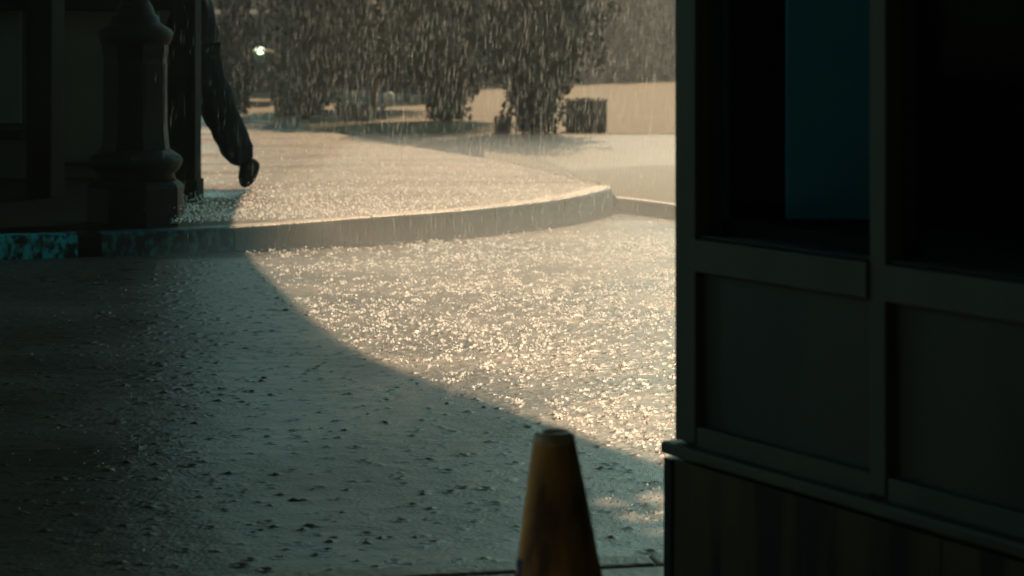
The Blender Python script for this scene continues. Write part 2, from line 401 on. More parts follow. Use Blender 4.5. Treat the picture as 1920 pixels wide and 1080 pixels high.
# dropped kerb and ramp going on to the right of the pointed corner
RP = [(1156, 397), (1200, 402), (1262, 411), (1420, 436), (1700, 470)]
v = []; f = []
for i, (x, y) in enumerate(RP):
    a = at(x, y); h = .105
    v += [(a[0], a[1], -.02), (a[0], a[1] + .006, h - .012), (a[0], a[1] + .025, h), (a[0], a[1] + .16, h + .002)]
    if i:
        for k in range(3): f.append((4 * i - 4 + k, 4 * i + k, 4 * i + k + 1, 4 * i - 4 + k + 1))
drop = mesh_obj('dropped_kerb', v, f, M_KERB); tag(drop, 'low dropped kerb right of the pointed sidewalk corner', 'kerb', kind='structure')
v = []; f = []
for i, (x, y) in enumerate(RP):
    a = at(x, y); b = at(1066 if i == 0 else x, 322 if i == 0 else 311, .0)
    v += [(a[0], a[1] + .162, .103), (b[0], b[1], .006)]
    if i: f.append((2 * i - 2, 2 * i, 2 * i + 1, 2 * i - 1))
mesh_obj('ramp', v, f, M_RAMP, drop)

# ------------------------------------------------------------------ near sidewalk
e0, e1 = Vector(at(700, 1064, .15)), Vector(at(1250, 1037, .15)); ud = (e1 - e0).normalized(); nn = Vector((ud.y, -ud.x))
c0, c1 = e0 - ud * 9, e1 + ud * 9
def strip(name, o0, o1, z0, z1, m, parent=None, ua=0.0, ub=None):
    a = c0 + ud * ua; b = c1 if ub is None else c0 + ud * ub
    v = [(*(a + nn * o0), z1), (*(b + nn * o0), z1), (*(b + nn * o1), z1), (*(a + nn * o1), z1),
         (*(a + nn * o0), z0), (*(b + nn * o0), z0), (*(b + nn * o1), z0), (*(a + nn * o1), z0)]
    bm = bmesh.new(); bv = [bm.verts.new(p) for p in v]
    for q in ((0, 1, 2, 3), (7, 6, 5, 4), (0, 4, 5, 1), (1, 5, 6, 2), (2, 6, 7, 3), (3, 7, 4, 0)): bm.faces.new([bv[i] for i in q])
    return bm_obj(name, bm, m, parent, bevel=.008)
ns = strip('near_sidewalk', .089, 9, -.02, .146, M_WALK); tag(ns, 'near wet pavement under the traffic cone and booth', 'sidewalk', kind='structure')
tot = (c1 - c0).length; k = 0
while k * 2.4 < tot:
    strip('kerb_stone', 0, .085, -.02, .15, M_KERB, ns, k * 2.4 + .001, min(tot, k * 2.4 + 2.399)); k += 1

# ------------------------------------------------------------------ dark building on the left with an arcade
BD = 15.3
bx = xat(378, BD)
bld = empty('arcade_building', (bx, BD, 0), 'dark arcade building at the left behind the black lamp post', 'building')
def lb(name, x0, x1, y0, y1, z0, z1, m, bev=.01):   # world coordinates -> child
    return box(name, x0 - bx, x1 - bx, y0 - BD, y1 - BD, z0, z1, m, bld, bev)
lb('column', xat(318, BD), bx - .045, BD, BD + .30, .14, 5.28, M_COLUMN)
lb('column_base', xat(314, BD), bx - .03, BD - .02, BD + .32, .14, .30, M_COLUMN)
lb('column', xat(48, BD), xat(97, BD), BD, BD + .45, .14, 5.28, M_COLUMN)
for xx in (-5.6, -7.8, -10): lb('column', xx, xx + .3, BD, BD + .45, .14, 5.28, M_COLUMN)
lb('wall', -12, xat(352, 17.7), 17.7, 18.0, .14, 5.28, M_DARKWALL)
poly_slab('arcade_shade_slab', [(x - bx, y - BD) for x, y in ((-12, 12.74), (-3.1, 12.78), (-2.35, 13.10), (xat(345, 15.4), 13.9), (xat(345, 15.4), 15.4), (xat(362, 17.69), 17.69), (-12, 17.69))], [], .14, .172, M_COLUMN, bld)  # near-black slab over the pavement, its colour stands in for arcade shade
lb('wall_panel', xat(104, 17.7), xat(300, 17.7), 17.64, 17.69, .30, zat(22, 17.7), M_PALEPANEL)
lb('wall_panel', xat(-60, 17.7), xat(42, 17.7), 17.64, 17.69, .62, zat(18, 17.7), M_PALEPANEL)
lb('counter', xat(-60, 17.4), xat(44, 17.4), 17.3, 17.62, .50, .58, M_COLUMN)
lb('signboard', -6.5, xat(330, 17.4), 17.45, 17.6, zat(20, 17.5), zat(20, 17.5) + 1.0, M_COLUMN)
poly_slab('roof', [(-12 - bx, -.3), (.0, -.3), (.0, .5), (-.55, 2.75), (-1.6, 9), (-12 - bx, 9)], [], 5.285, 5.48, M_COLUMN, bld)
lb('back_wall', -12, -4.2, 23.6, 24, .0, 5.28, M_DARKWALL)

# ------------------------------------------------------------------ unseen canopy added overhead to cast the curved shade
ZC = 5.5
def lift(px, py, z=0.0):
    x, y = at(px, py, z); k_ = (ZC - z) / math.tan(SUN_EL)
    return (x + math.sin(SUN_AZ) * k_, y + math.cos(SUN_AZ) * k_)
edge = [lift(472, 352, .16), lift(458, 368, .16), lift(446, 392, .16), lift(438, 422, .16), lift(462, 474), lift(498, 515), lift(535, 550), lift(575, 592), lift(640, 642),
        lift(700, 672), lift(775, 702), lift(850, 731), lift(925, 756), lift(1000, 783), lift(1060, 803), lift(1120, 828), lift(1185, 850), lift(1250, 872), lift(1420, 930), lift(1800, 1020)]
can = empty('shade_canopy', (0, 8, 0), 'unseen flat canopy added overhead to cast the curved shade', 'canopy')
outl = [(x, y - 8) for x, y in edge] + [(9, 2), (9, -12), (-13, -12), (-13, edge[0][1] - 8), (edge[0][0] - .3, edge[0][1] - 8)]
holes = []  # openings added to drop sun flecks on the road and near kerb
for px, py, r in ((1150, 935, .050), (1195, 962, .060), (1238, 925, .065), (1232, 988, .05), (1282, 955, .07)):
    c = lift(px, py); ph = random.random() * 6
    holes.append([(c[0] + r * (1 + .3 * math.sin(3 * a + ph)) * math.cos(a), c[1] - 8 + 1.6 * r * (1 + .3 * math.cos(2 * a + ph)) * math.sin(a)) for a in [2 * math.pi * q / 9 for q in range(9)]])
cc = lift(1185, 1046, .15); holes.append([(cc[0] + .17 * math.cos(a), cc[1] - 8 + .03 * math.sin(a)) for a in [2 * math.pi * q / 10 for q in range(10)]])
for q_ in ((-1.3, -.22, 2.4, 3.95),):          # opening added so sunlit pavement bounces warm light onto the cone
    kk = ZC / math.tan(SUN_EL); ox, oy = math.sin(SUN_AZ) * kk, math.cos(SUN_AZ) * kk - 8
    holes.append([(q_[0] + ox, q_[2] + oy), (q_[1] + ox, q_[2] + oy), (q_[1] + ox, q_[3] + oy), (q_[0] + ox, q_[3] + oy)])
poly_slab('roof', outl, holes, ZC, ZC + .08, M_STEEL, can)
for x, y in ((-10.5, -5), (-10.5, 4), (5.2, -3), (5.2, -9), (-10.5, -11)): tube('post', [(x, y, .0), (x, y, ZC)], .09, M_STEEL, can, 16)
for yy in (-10, -6.5, -3): box('beam', -12.8, 5.3, yy - .06, yy + .06, ZC - .22, ZC - .002, M_STEEL, can)
# unseen building added behind the viewer to keep the booth side dark
bb = empty('rear_light_block', (0, -5, 0), 'unseen dark building added behind the viewer to block sky light', 'building')
box('wall', -22, 22, -6, 0, .142, 11, M_DARKWALL, bb, .02)
for q in range(9):
    box('window', -20 + q * 4.4, -18 + q * 4.4, -.02, .03, 1.2, 3.0, M_GLASSDARK, bb)
    box('window', -20 + q * 4.4, -18 + q * 4.4, -.02, .03, 6.4, 8.4, M_GLASSDARK, bb)

sb = empty('left_light_block', (-11.5, 4, 0), 'unseen dark building added left of the street to block sky light', 'building')  # added to keep sky light from the left off booth and road
box('wall', -6, 0, -9, 9.0, 0, 3.2, M_DARKWALL, sb, .02)
for q in range(4): box('window', -.02, .03, -7 + q * 4.4, -5 + q * 4.4, 1.0, 2.6, M_GLASSDARK, sb)
rbd = empty('right_light_block', (7.5, 2, 0), 'unseen dark building added right of the booth to block sky light', 'building')  # added to keep sky light from the right out of the shade
box('wall', 0, 6, -7, 7, 0, 7, M_DARKWALL, rbd, .02)
for q in range(3): box('window', -.03, .02, -5.5 + q * 4.2, -3.6 + q * 4.2, 1.2, 3.0, M_GLASSDARK, rbd)
# ------------------------------------------------------------------ booth on the right
U = Vector((.4986, -.8668)); NI = Vector((.8668, .4986))
kx, kyy = xat(1265, 4.3), 4.3
kio = empty('guard_booth', (kx, kyy, .142), 'dark green panelled booth with windows filling the right side', 'booth')
kio.rotation_euler.z = math.atan2(U.y, U.x)
# local axes: x along the face toward the viewer, y into the booth (rotated +90 deg)
ZB = .142
KLEN, KDEP = 1.86, 1.5
def kb_(name, x0, x1, y0, y1, z0, z1, m, bev=.003, parent=None): return box(name, x0, x1, y0, y1, z0 - ZB, z1 - ZB, m, parent or kio, bev)
PITCH = .582; POST = .044
posts = [(0, .071)] + [(.609 + PITCH * i, .653 + PITCH * i) for i in range(3)]
for a, b in posts: kb_('post', a, b, 0, .07, .462, 2.45, M_KIOSK)
for i in range(3):
    a, b = posts[i][1], posts[i + 1][0]
    kb_('sill_rail', a + .001, b - .001, -.006, .06, .806, .871, M_KIOSK)
    kb_('panel', a - .01, b + .01, .022, .04, .45, .82, M_KPANEL, .001)
    kb_('bottom_rail', a + .001, b - .001, .003, .06, .455, .4975, M_KIOSK)
    kb_('window_sill', a + .003, b - .003, .008, .066, .8715, .879, M_KTRIM, .002)
    kb_('top_rail', a + .001, b - .001, .003, .06, 2.25, 2.45, M_KIOSK)
    p = kb_('window', a + .001, b - .001, .034, .04, .879, 2.25, M_GLASS, 0)
kb_('ledge', -.022, KLEN + .02, -.022, .09, .432, .4575, M_KIOSK, .006)
# base boards, each its own plank
xb = .012
kb_('corner_trim', -.018, xb - .001, -.016, .10, ZB, .424, M_KTRIM)
n = 0
for wd in (.39, .41, .40, .38, .41):
    kb_('base_board', xb + .0006, min(xb + wd, KLEN) - .0006, -.012 - .001 * (n % 2), .05, ZB, .424, M_KBASE, .001); xb += wd; n += 1
    if xb >= KLEN: break
kb_('back_wall', 0, KLEN, KDEP - .05, KDEP, ZB, 2.45, M_DARKIN)
kb_('end_wall', 0, .05, .10, KDEP - .05, ZB, 2.45, M_DARKIN)
kb_('end_wall', KLEN - .05, KLEN, .08, KDEP - .05, ZB, .9, M_DARKIN)
kb_('end_window', KLEN - .03, KLEN - .024, .08, KDEP - .05, .9, 2.45, M_GLASS, 0)
kb_('floor', .05, KLEN - .05, .06, KDEP - .05, ZB, ZB + .05, M_DARKIN)
kb_('roof', -.15, KLEN + .15, -.2, KDEP + .15, 2.45, 2.55, M_KIOSK, .01)
kb_('counter', .055, KLEN - .055, .072, .52, .862, .906, M_DARKIN)
# blue board on the counter inside the first window
P1 = Vector((xat(1474, 4.2), 4.2)); rel = P1 - Vector((kx, kyy)); tx, ty = rel.dot(U), rel.dot(NI)
nb = empty('notice_board', (P1.x, P1.y, .906), 'dull blue board standing inside the first booth window', 'board'); nb.rotation_euler.z = R(-4)
box('panel', 0, .185, -.012, .012, .008, 1.25, M_BOARD, nb, .002)
box('foot', .01, .175, -.03, .03, 0, .008, M_KTRIM, nb, .002)

# ------------------------------------------------------------------ traffic cone
cd = 3.62; cxx = xat(1039, cd)
cone = empty('traffic_cone', (cxx + .014, cd, .142), 'dirty yellow traffic cone beside the booth on the near pavement', 'traffic cone')
prof = [(.110, .022), (.106, .03), (.034 + .1655 * .30, .15), (.036 + .1655 * .10, .345), (.0365, .437), (.035, .447), (.031, .4535), (.0255, .4555), (.0195, .452), (.018, .44), (.019, .40), (.017, .39)]
pts = prof[:]
body = lathe('cone_body', pts, M_CONE, cone, 48)
lathe('cone_rim', [(.0366, .432), (.0362, .440), (.0345, .450), (.0300, .4566), (.0250, .4582), (.0200, .4550), (.0190, .448)], M_CONETOP, cone, 48)
box('cone_base', -.15, .15, -.15, .15, .0, .024, M_KTRIM, cone, .008, Matrix.Rotation(.35, 4, 'Z'))
# blue stencilled marks near the left edge
def decal(z0, z1, a0, a1, name='stencil_mark'):
    v = []; f = []; n = 6
    for i in range(n + 1):
        a = a0 + (a1 - a0) * i / n
        for z in (z0, z1):
            r = .034 + .1655 * (.45 - z) + .0012; v.append((r * math.cos(a), r * math.sin(a), z))
        if i: f.append((2 * i - 2, 2 * i, 2 * i + 1, 2 * i - 1))
    return mesh_obj(name, v, f, M_BLUE, cone, True)
decal(.231, .248, R(183), R(213)); decal(.150, .222, R(183), R(213)); decal(.222, .231, R(203), R(213))
cone.rotation_euler = (0, R(-1.8), R(-4))

# ------------------------------------------------------------------ black lamp post
ld = 13.36; lx = xat(254, ld); LS = F / ld
lamp = empty('lamp_post', (lx, ld, .135), 'black ornate cast iron lamp post with a heavy pedestal on the kerb', 'lamp post')
def lz(py): return zat(py, ld) - .135
def lr(px): return px / LS
oct_ = dict(n=8, smooth=False, rot=R(22.5))
lathe('base_block', [(lr(92), 0), (lr(92), lz(350)), (lr(88), lz(344)), (lr(80), lz(338))], M_IRON, lamp, **oct_)
lathe('torus_moulding', [(lr(76), lz(338)), (lr(72), lz(326)), (lr(80), lz(318)), (lr(86), lz(308)), (lr(88), lz(300)), (lr(84), lz(292)), (lr(74), lz(286)), (lr(66), lz(280))], M_IRON, lamp, 40)
lathe('pedestal_shaft', [(lr(66), lz(280)), (lr(63), lz(262)), (lr(61), lz(240)), (lr(60), lz(110)), (lr(63), lz(96)), (lr(63), lz(84))], M_IRON, lamp, **oct_)
for q in range(8):
    a = R(45 * q); c, s_ = math.cos(a), math.sin(a); rr = lr(60) * math.cos(R(22.5)); 
    box('raised_panel', -.008 + rr, rr + .006, -.055, .055, lz(232), lz(118), M_IRON, lamp, .004, Matrix.Rotation(a, 4, 'Z'))
lathe('top_moulding', [(lr(63), lz(84)), (lr(68), lz(72)), (lr(70), lz(62)), (lr(66), lz(55)), (lr(54), lz(48)), (lr(46), lz(42)), (lr(44), lz(32)), (lr(36), lz(26)), (lr(33), lz(14)), (lr(27), lz(4))], M_IRON, lamp, 40)
lathe('fluted_shaft', [(lr(27), lz(4)), (lr(24), lz(-40)), (lr(21), 3.2), (lr(28), 3.26), (lr(28), 3.34), (lr(16), 3.4), (lr(16), 3.55)], M_IRON, lamp, 12, False)
lathe('lantern', [(.06, 3.55), (.13, 3.62), (.19, 3.78), (.20, 3.92), (.16, 4.08), (.08, 4.16), (.03, 4.26)], M_PALE, lamp, 24)

# ------------------------------------------------------------------ walking person
pd = 16.5; PSc = F / pd
def pp(px, py, y=0.0): return (xat(px, pd), pd + y, zat(py, pd))
def skin(name, verts, edges, radii, m, parent=None, root=0, sub=2):
    me = bpy.data.meshes.new(name); me.from_pydata(verts, edges, []); o = link(bpy.data.objects.new(name, me), parent)
    md = o.modifiers.new('Skin', 'SKIN'); md.use_smooth_shade = True
    for i, r in enumerate(radii):
        sv_ = me.skin_vertices[0].data[i]; sv_.radius = r if isinstance(r, tuple) else (r, r); sv_.use_root = (i == root)
    s2 = o.modifiers.new('Subdivision', 'SUBSURF'); s2.levels = sub; s2.render_levels = sub
    me.materials.append(m); return o
V = {}; E = []; RAD = {}
def node(k, p, r, link_to=None):
    V[k] = p; RAD[k] = r
    if link_to: E.append((link_to, k))
hipx, hipz = xat(368, pd), zat(92, pd)
node('pelvis', (hipx, pd, hipz), .125)
node('waist', (hipx - .015, pd, hipz + .16), .12, 'pelvis'); node('chest', (hipx - .04, pd, hipz + .38), .15, 'waist')
node('neck', (hipx - .07, pd, hipz + .56), .06, 'chest'); node('jaw', (hipx - .10, pd, hipz + .64), .075, 'neck')
node('skull', (hipx - .10, pd, hipz + .75), .095, 'jaw'); node('nose', (hipx - .20, pd, hipz + .68), .016, 'jaw')
# trailing leg (nearer the street) and leading leg
node('hipR', (hipx + .02, pd - .09, hipz - .06), .10, 'pelvis')
node('kneeR', (xat(412, pd), pd - .10, zat(203, pd)), .068, 'hipR'); node('ankR', (xat(455, pd), pd - .10, zat(292, pd)), .045, 'kneeR')
node('ballR', (xat(468, pd), pd - .10, zat(338, pd)), .036, 'ankR'); node('toeR', (xat(463, pd), pd - .10, zat(349, pd)), .022, 'ballR')
node('hipL', (hipx - .03, pd + .09, hipz - .06), .10, 'pelvis')
node('kneeL', (hipx - .25, pd + .10, hipz - .50), .068, 'hipL'); node('ankL', (hipx - .36, pd + .10, .26), .045, 'kneeL')
node('ballL', (hipx - .50, pd + .10, .215), .036, 'ankL'); node('toeL', (hipx - .58, pd + .10, .205), .024, 'ballL')
for s_, nm in ((-1, 'R'), (1, 'L')):
    sw = -.16 if nm == 'R' else .12
    node('sh' + nm, (hipx - .04, pd + s_ * .18, hipz + .44), .06, 'chest'); node('el' + nm, (hipx - .03 + sw * .5, pd + s_ * .23, hipz + .15), .045, 'sh' + nm)
    node('wr' + nm, (hipx - .10 + sw, pd + s_ * .22, hipz - .08), .03, 'el' + nm); node('palm' + nm, (hipx - .12 + sw, pd + s_ * .21, hipz - .15), .032, 'wr' + nm)
    for q, (ox, ln) in enumerate(((-.030, .07), (-.010, .085), (.010, .08), (.030, .065))):
        node('f%s%d' % (nm, q), (hipx - .13 + sw + ox, pd + s_ * .21, hipz - .20), .010, 'palm' + nm)
        node('g%s%d' % (nm, q), (hipx - .14 + sw + ox, pd + s_ * .20, hipz - .19 - ln), .008, 'f%s%d' % (nm, q))
    node('t%s' % nm, (hipx - .17 + sw, pd + s_ * .20, hipz - .17), .011, 'palm' + nm)
keys = list(V); ix = {k_: i for i, k_ in enumerate(keys)}
person = skin('person', [V[k_] for k_ in keys], [(ix[a], ix[b]) for a, b in E], [RAD[k_] for k_ in keys], M_SKIN)
tag(person, 'person in dark coat and trousers striding left beside the dark column', 'person')
def sub(name, ks, scale, m, root):
    ksx = {k_: i for i, k_ in enumerate(ks)}
    return skin(name, [V[k_] for k_ in ks], [(ksx[a], ksx[b]) for a, b in E if a in ksx and b in ksx], [RAD[k_] * scale.get(k_, 1.2) for k_ in ks], m, person, ksx[root])
V['hemR'] = tuple(Vector(V['kneeR']).lerp(Vector(V['ankR']), 1.22)); RAD['hemR'] = .1; E.append(('kneeR', 'hemR'))
V['hemL'] = tuple(Vector(V['kneeL']).lerp(Vector(V['ankL']), .93)); RAD['hemL'] = .098; E.append(('kneeL', 'hemL'))
V['thR'] = tuple(Vector(V['hipR']).lerp(Vector(V['kneeR']), .5)); RAD['thR'] = .1; E += [('hipR', 'thR'), ('thR', 'kneeR')]
E2 = [e for e in E if e not in (('hipR', 'kneeR'),)]
ks = ['pelvis', 'hipR', 'thR', 'kneeR', 'hemR', 'hipL', 'kneeL', 'hemL']; ksx = {k_: i for i, k_ in enumerate(ks)}
skin('trousers', [V[k_] for k_ in ks], [(ksx[a], ksx[b]) for a, b in E2 if a in ksx and b in ksx],
     [.17, .17, .168, .150, .125, .16, .15, .12], M_TROUSER, person, 0)
ks = ['pelvis', 'waist', 'chest', 'shR', 'elR', 'wrR', 'shL', 'elL', 'wrL']; ksx = {k_: i for i, k_ in enumerate(ks)}
skin('coat', [V[k_] for k_ in ks], [(ksx[a], ksx[b]) for a, b in E if a in ksx and b in ksx], [.21, .20, .21, .10, .085, .07, .10, .085, .07], M_COAT, person, 0)
folds = bpy.data.textures.new('cloth_folds', 'CLOUDS'); folds.noise_scale = .09; folds.noise_depth = 2
for ch in person.children:
    if ch.name.startswith(('trousers', 'coat')):
        md = ch.modifiers.new('Folds', 'DISPLACE'); md.texture = folds; md.strength = .045; md.mid_level = .5; md.texture_coords = 'LOCAL'
for nm in 'RL':
    if nm == 'R': sv_ = [pp(478, 294, -.10), pp(470, 315, -.10), pp(465, 334, -.10), pp(459, 351, -.10)]
    else:
        a, b, c = (Vector(V[k_ + 'L']) for k_ in ('ank', 'ball', 'toe')); sv_ = [tuple(a + Vector((.06, 0, -.05))), tuple(a.lerp(b, .5)), tuple(b), tuple(c)]
    skin('shoe', sv_, [(0, 1), (1, 2), (2, 3)], [.075, .085, .075, .036], M_SHOE, person, 0)
skin('hair', [tuple(Vector(V['skull']) + Vector((.012, 0, .02))), tuple(Vector(V['skull']) + Vector((.05, 0, -.05)))], [(0, 1)], [.10, .07], M_HAIR, person)

# ------------------------------------------------------------------ planting behind the cross street
def leaves(pts, nrm, size, rs):
    """diamond leaf faces at pts"""
    n = len(pts); g = rs
    d = g.standard_normal((n, 3)); d /= np.linalg.norm(d, axis=1)[:, None]
    d[:, 2] -= .35
    e = np.cross(d, g.standard_normal((n, 3))); e /= np.linalg.norm(e, axis=1)[:, None] + 1e-9
    L = size * (.6 + .8 * g.random(n))[:, None]
    v = np.stack([pts - d * L * .5, pts + e * L * .28, pts + d * L * .5, pts - e * L * .28], 1).reshape(-1, 3)
    return v
def leaf_obj(name, pts, size, m, parent, seed):
    g = np.random.default_rng(seed); v = leaves(np.asarray(pts), None, size, g); n = len(pts)
    me = bpy.data.meshes.new(name); me.vertices.add(4 * n); me.vertices.foreach_set('co', v.astype(np.float32).ravel())
    me.loops.add(4 * n); me.loops.foreach_set('vertex_index', np.arange(4 * n, dtype=np.int32))
    me.polygons.add(n); me.polygons.foreach_set('loop_start', (np.arange(n) * 4).astype(np.int32))
    me.update(calc_edges=True)
    for mm in (m if isinstance(m, list) else [m]): me.materials.append(mm)
    if isinstance(m, list): me.polygons.foreach_set('material_index', g.integers(0, len(m), n).astype(np.int32))
    return link(bpy.data.objects.new(name, me), parent)
def rev_points(prof, n, g, lump=.16, solid=.35):
    """points near the surface of a lumpy solid of revolution given as (radius, z)"""
    zs = np.array([p[1] for p in prof]); rs = np.array([p[0] for p in prof])
    out = []
    ph = g.random(6) * 6.28
    while len(out) < n:
        z = g.uniform(zs[0], zs[-1], 4000); r = np.interp(z, zs, rs); ok = g.random(4000) * rs.max() < r; z, r = z[ok], r[ok]
        a = g.uniform(0, 2 * math.pi, len(z))
        r = r * (1 + lump * (np.sin(3 * a + 2.3 * z + ph[0]) + .7 * np.sin(5 * a - 4.1 * z + ph[1]) + .5 * np.sin(9 * z + 2 * a + ph[2])))
        r *= 1 - solid * g.random(len(z)) ** 1.5
        out += list(np.stack([r * np.cos(a), r * np.sin(a), z], 1))
    return out[:n]
def shrub(px, py, name, label, cat, prof, n, size, seed, m, group=None, base_z=0.0, box_rect=None):
    x, y = at(px, py, base_z); t = empty(name, (x, y, base_z), label, cat, group)
    g = np.random.default_rng(seed)
    leaf_obj('crown', rev_points(prof, n, g), size, m, t, seed)
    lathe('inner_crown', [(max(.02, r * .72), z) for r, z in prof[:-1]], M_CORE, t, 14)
    tube('trunk', [(0, 0, 0), (.02, 0, prof[0][1] + .5), (.0, .03, prof[-1][1] * .7)], [.07, .06, .03], M_BARK, t)
    return t
G = 'bushy trees in the row beyond the street'
shrub(572, 222, 'bushy_tree', 'leftmost full bushy tree of the row, dark crown reaching down to a low dark planter', 'tree',
      [(.42, .05), (.50, .3), (.55, .8), (.60, 1.3), (.75, 1.9), (1.05, 2.6), (1.35, 3.8), (1.5, 5.4), (1.1, 7.0), (.2, 8.0)], 13000, .10, 11, [M_LEAF[0], M_LEAF[2]], G)
shrub(838, 226, 'bushy_tree', 'middle bushy tree of the row, narrow leafy foot in front of the tan wall', 'tree',
      [(.36, .02), (.40, .3), (.55, .55), (1.0, .85), (1.35, 1.4), (1.55, 2.4), (1.7, 4.0), (1.7, 6.0), (1.2, 7.4), (.2, 8.4)], 17000, .10, 12, M_LEAF, G)
shrub(1003, 250, 'bushy_tree', 'rightmost bushy tree of the row, wide crown beside the low dark planter box', 'tree',
      [(.36, .02), (.40, .25), (.44, .5), (.56, .75), (.85, 1.0), (1.05, 1.6), (1.2, 2.4), (1.3, 3.6), (1.3, 5.0), (.8, 6.2), (.2, 6.8)], 14000, .09, 13, M_LEAF, G)
shrub(700, 205, 'bushy_tree', 'high crowned bushy tree between the leftmost and middle ones, above the brown rail', 'tree',
      [(.5, .62), (1.2, .85), (1.6, 1.6), (1.8, 3.0), (1.8, 5.0), (1.4, 6.6), (.3, 7.8)], 15000, .10, 14, M_LEAF, G)
shrub(440, 216, 'column_shrub', 'dark narrow shrub directly behind the walking person', 'shrub',
      [(.22, .03), (.28, .3), (.31, .9), (.31, 1.4), (.25, 1.7), (.34, 2.2), (.25, 2.8), (.05, 3.1)], 6000, .07, 15, M_LEAF[2], None, .15)
# bare brown trunk left of the row
tx_, ty_ = at(529, 219)
tt = empty('palm_tree', (tx_, ty_, 0), 'tree with a bare brown trunk at the left end of the bushy row', 'tree')
tube('trunk', [(0, 0, 0), (.01, 0, 1.2), (.03, 0, 2.6), (.0, 0, 4.2)], [.15, .135, .13, .12], M_BARK, tt, 14)
leaf_obj('crown', [(p[0], p[1], p[2]) for p in rev_points([(.3, 3.9), (1.3, 4.5), (1.5, 5.2), (.8, 5.9), (.1, 6.3)], 4000, np.random.default_rng(21))], .18, M_LEAF, tt, 22)
# hedges closing the far side: base lines run back to the right
def hedge(label, line, hgt, n, size, seed):
    P = [Vector((xat(px, d), d)) for px, d in line]; L = [0]
    for a, b in zip(P, P[1:]): L.append(L[-1] + (b - a).length)
    t = empty('tall_hedge', (P[0].x, P[0].y, 0), label, 'hedge', 'hedges beyond the street')
    def pos(s_):
        k = min(max(j for j in range(len(L)) if L[j] <= s_ + 1e-9), len(P) - 2)
        return P[k].lerp(P[k + 1], (s_ - L[k]) / (L[k + 1] - L[k])) - P[0]
    def off(s_, z): return .45 + .35 * math.sin(s_ * 2.1) + .3 * math.sin(s_ * .9 + z * 1.7) + .2 * math.sin(s_ * 5 + z * 3)
    g = np.random.default_rng(seed); pts = []
    for _ in range(n):
        s_ = g.random() * L[-1]; z = hgt * g.random() ** 1.15; p = pos(s_)
        pts.append((p.x, p.y + off(s_, z) + .5 * g.random(), z * (1 + .1 * math.sin(s_ * 1.3) + .06 * math.sin(s_ * 3.7))))
    leaf_obj('foliage', pts, size, M_LEAF, t, seed + 1)
    v = []; f = []; N = 90
    for i in range(N + 1):
        s_ = L[-1] * i / N; p = pos(s_)
        for j in range(12):
            z = hgt * .95 * j / 11; v.append((p.x, p.y + off(s_, z) + .35, z * (1 + .1 * math.sin(s_ * 1.3))))
    for i in range(N):
        for j in range(11): f.append((i * 12 + j, (i + 1) * 12 + j, (i + 1) * 12 + j + 1, i * 12 + j + 1))
    mesh_obj('inner_foliage', v, f, M_CORE, t, True)
hedge('dark tall hedge behind the leftmost and middle bushy trees', [(150, 66), (560, 59), (718, 51.6), (800, 49), (860, 50.5)], 4.5, 26000, .2, 31)
hedge('hazy farther hedge at the right beyond the tan paving', [(780, 62), (885, 67), (935, 68.5), (1060, 74.6), (1265, 83), (1700, 96), (2300, 104)], 6.0, 44000, .27, 35)
# tan paving behind the street
pl = mesh_obj('plaza', [(-30, 31.2, -.006), (30, 31.2, -.006), (40, 130, -.006), (-40, 130, -.006)], [(0, 1, 2, 3)], M_PLAZA)
tag(pl, 'sunlit tan paved ground between the planters and the far hedges', 'paving', kind='structure')
# low brown edging in front of the left hedge
ra, rb_ = Vector((xat(560, 58.5), 58.5)), Vector((xat(800, 48.6), 48.6)); dv = rb_ - ra
ed_ = empty('bed_edging', (ra.x, ra.y, 0), 'low brown edging along the foot of the left hedge', 'edging')
for q in range(6):
    p_, q_ = dv * (q / 6 + .002), dv * ((q + 1) / 6 - .002); nv = Vector((-dv.y, dv.x)).normalized() * .12
    bm = bmesh.new(); bv = [bm.verts.new((*c_, z_)) for z_ in (0, .17 + .004 * (q % 2)) for c_ in (p_, q_, q_ + nv, p_ + nv)]
    for fq in ((3, 2, 1, 0), (4, 5, 6, 7), (0, 1, 5, 4), (1, 2, 6, 5), (2, 3, 7, 6), (3, 0, 4, 7)): bm.faces.new([bv[i] for i in fq])
    bm_obj('edging_stone', bm, M_RAIL, ed_, bevel=.01)
# planter boxes
def planter(px0, px1, pyt, pyb, label, depth=.5):
    d = F * H / (pyb - HY); xa, xb_ = xat(px0, d), xat(px1, d); h = zat(pyt, d)
    t = empty('planter_box', ((xa + xb_) / 2, d + depth / 2, 0), label, 'planter', 'planters at the foot of the trees'); hw = (xb_ - xa) / 2
    for nm, q in (('front_board', (-hw, hw, -depth / 2, -depth / 2 + .04)), ('back_board', (-hw, hw, depth / 2 - .04, depth / 2)),
                  ('side_board', (-hw, -hw + .04, -depth / 2 + .041, depth / 2 - .041)), ('side_board', (hw - .04, hw, -depth / 2 + .041, depth / 2 - .041))):
        box(nm, *q, .0, h, M_BOX, t, .006)
    box('soil', -hw + .041, hw - .041, -depth / 2 + .041, depth / 2 - .041, .02, h - .06, M_CORE, t, .002)
    leaf_obj('low_foliage', [(random.uniform(-hw, hw), random.uniform(-depth / 2, depth / 2), h - .03 + random.random() * .035) for _ in range(160)], .07, M_LEAF, t, int(px0))
    return t
planter(1062, 1138, 188, 247, 'dark planter box at the right foot of the rightmost bushy tree')
planter(928, 958, 222, 250, 'small dark planter box at the left foot of the rightmost bushy tree', .3)
planter(630, 696, 199, 226, 'dark planter box right of the leftmost bushy tree')
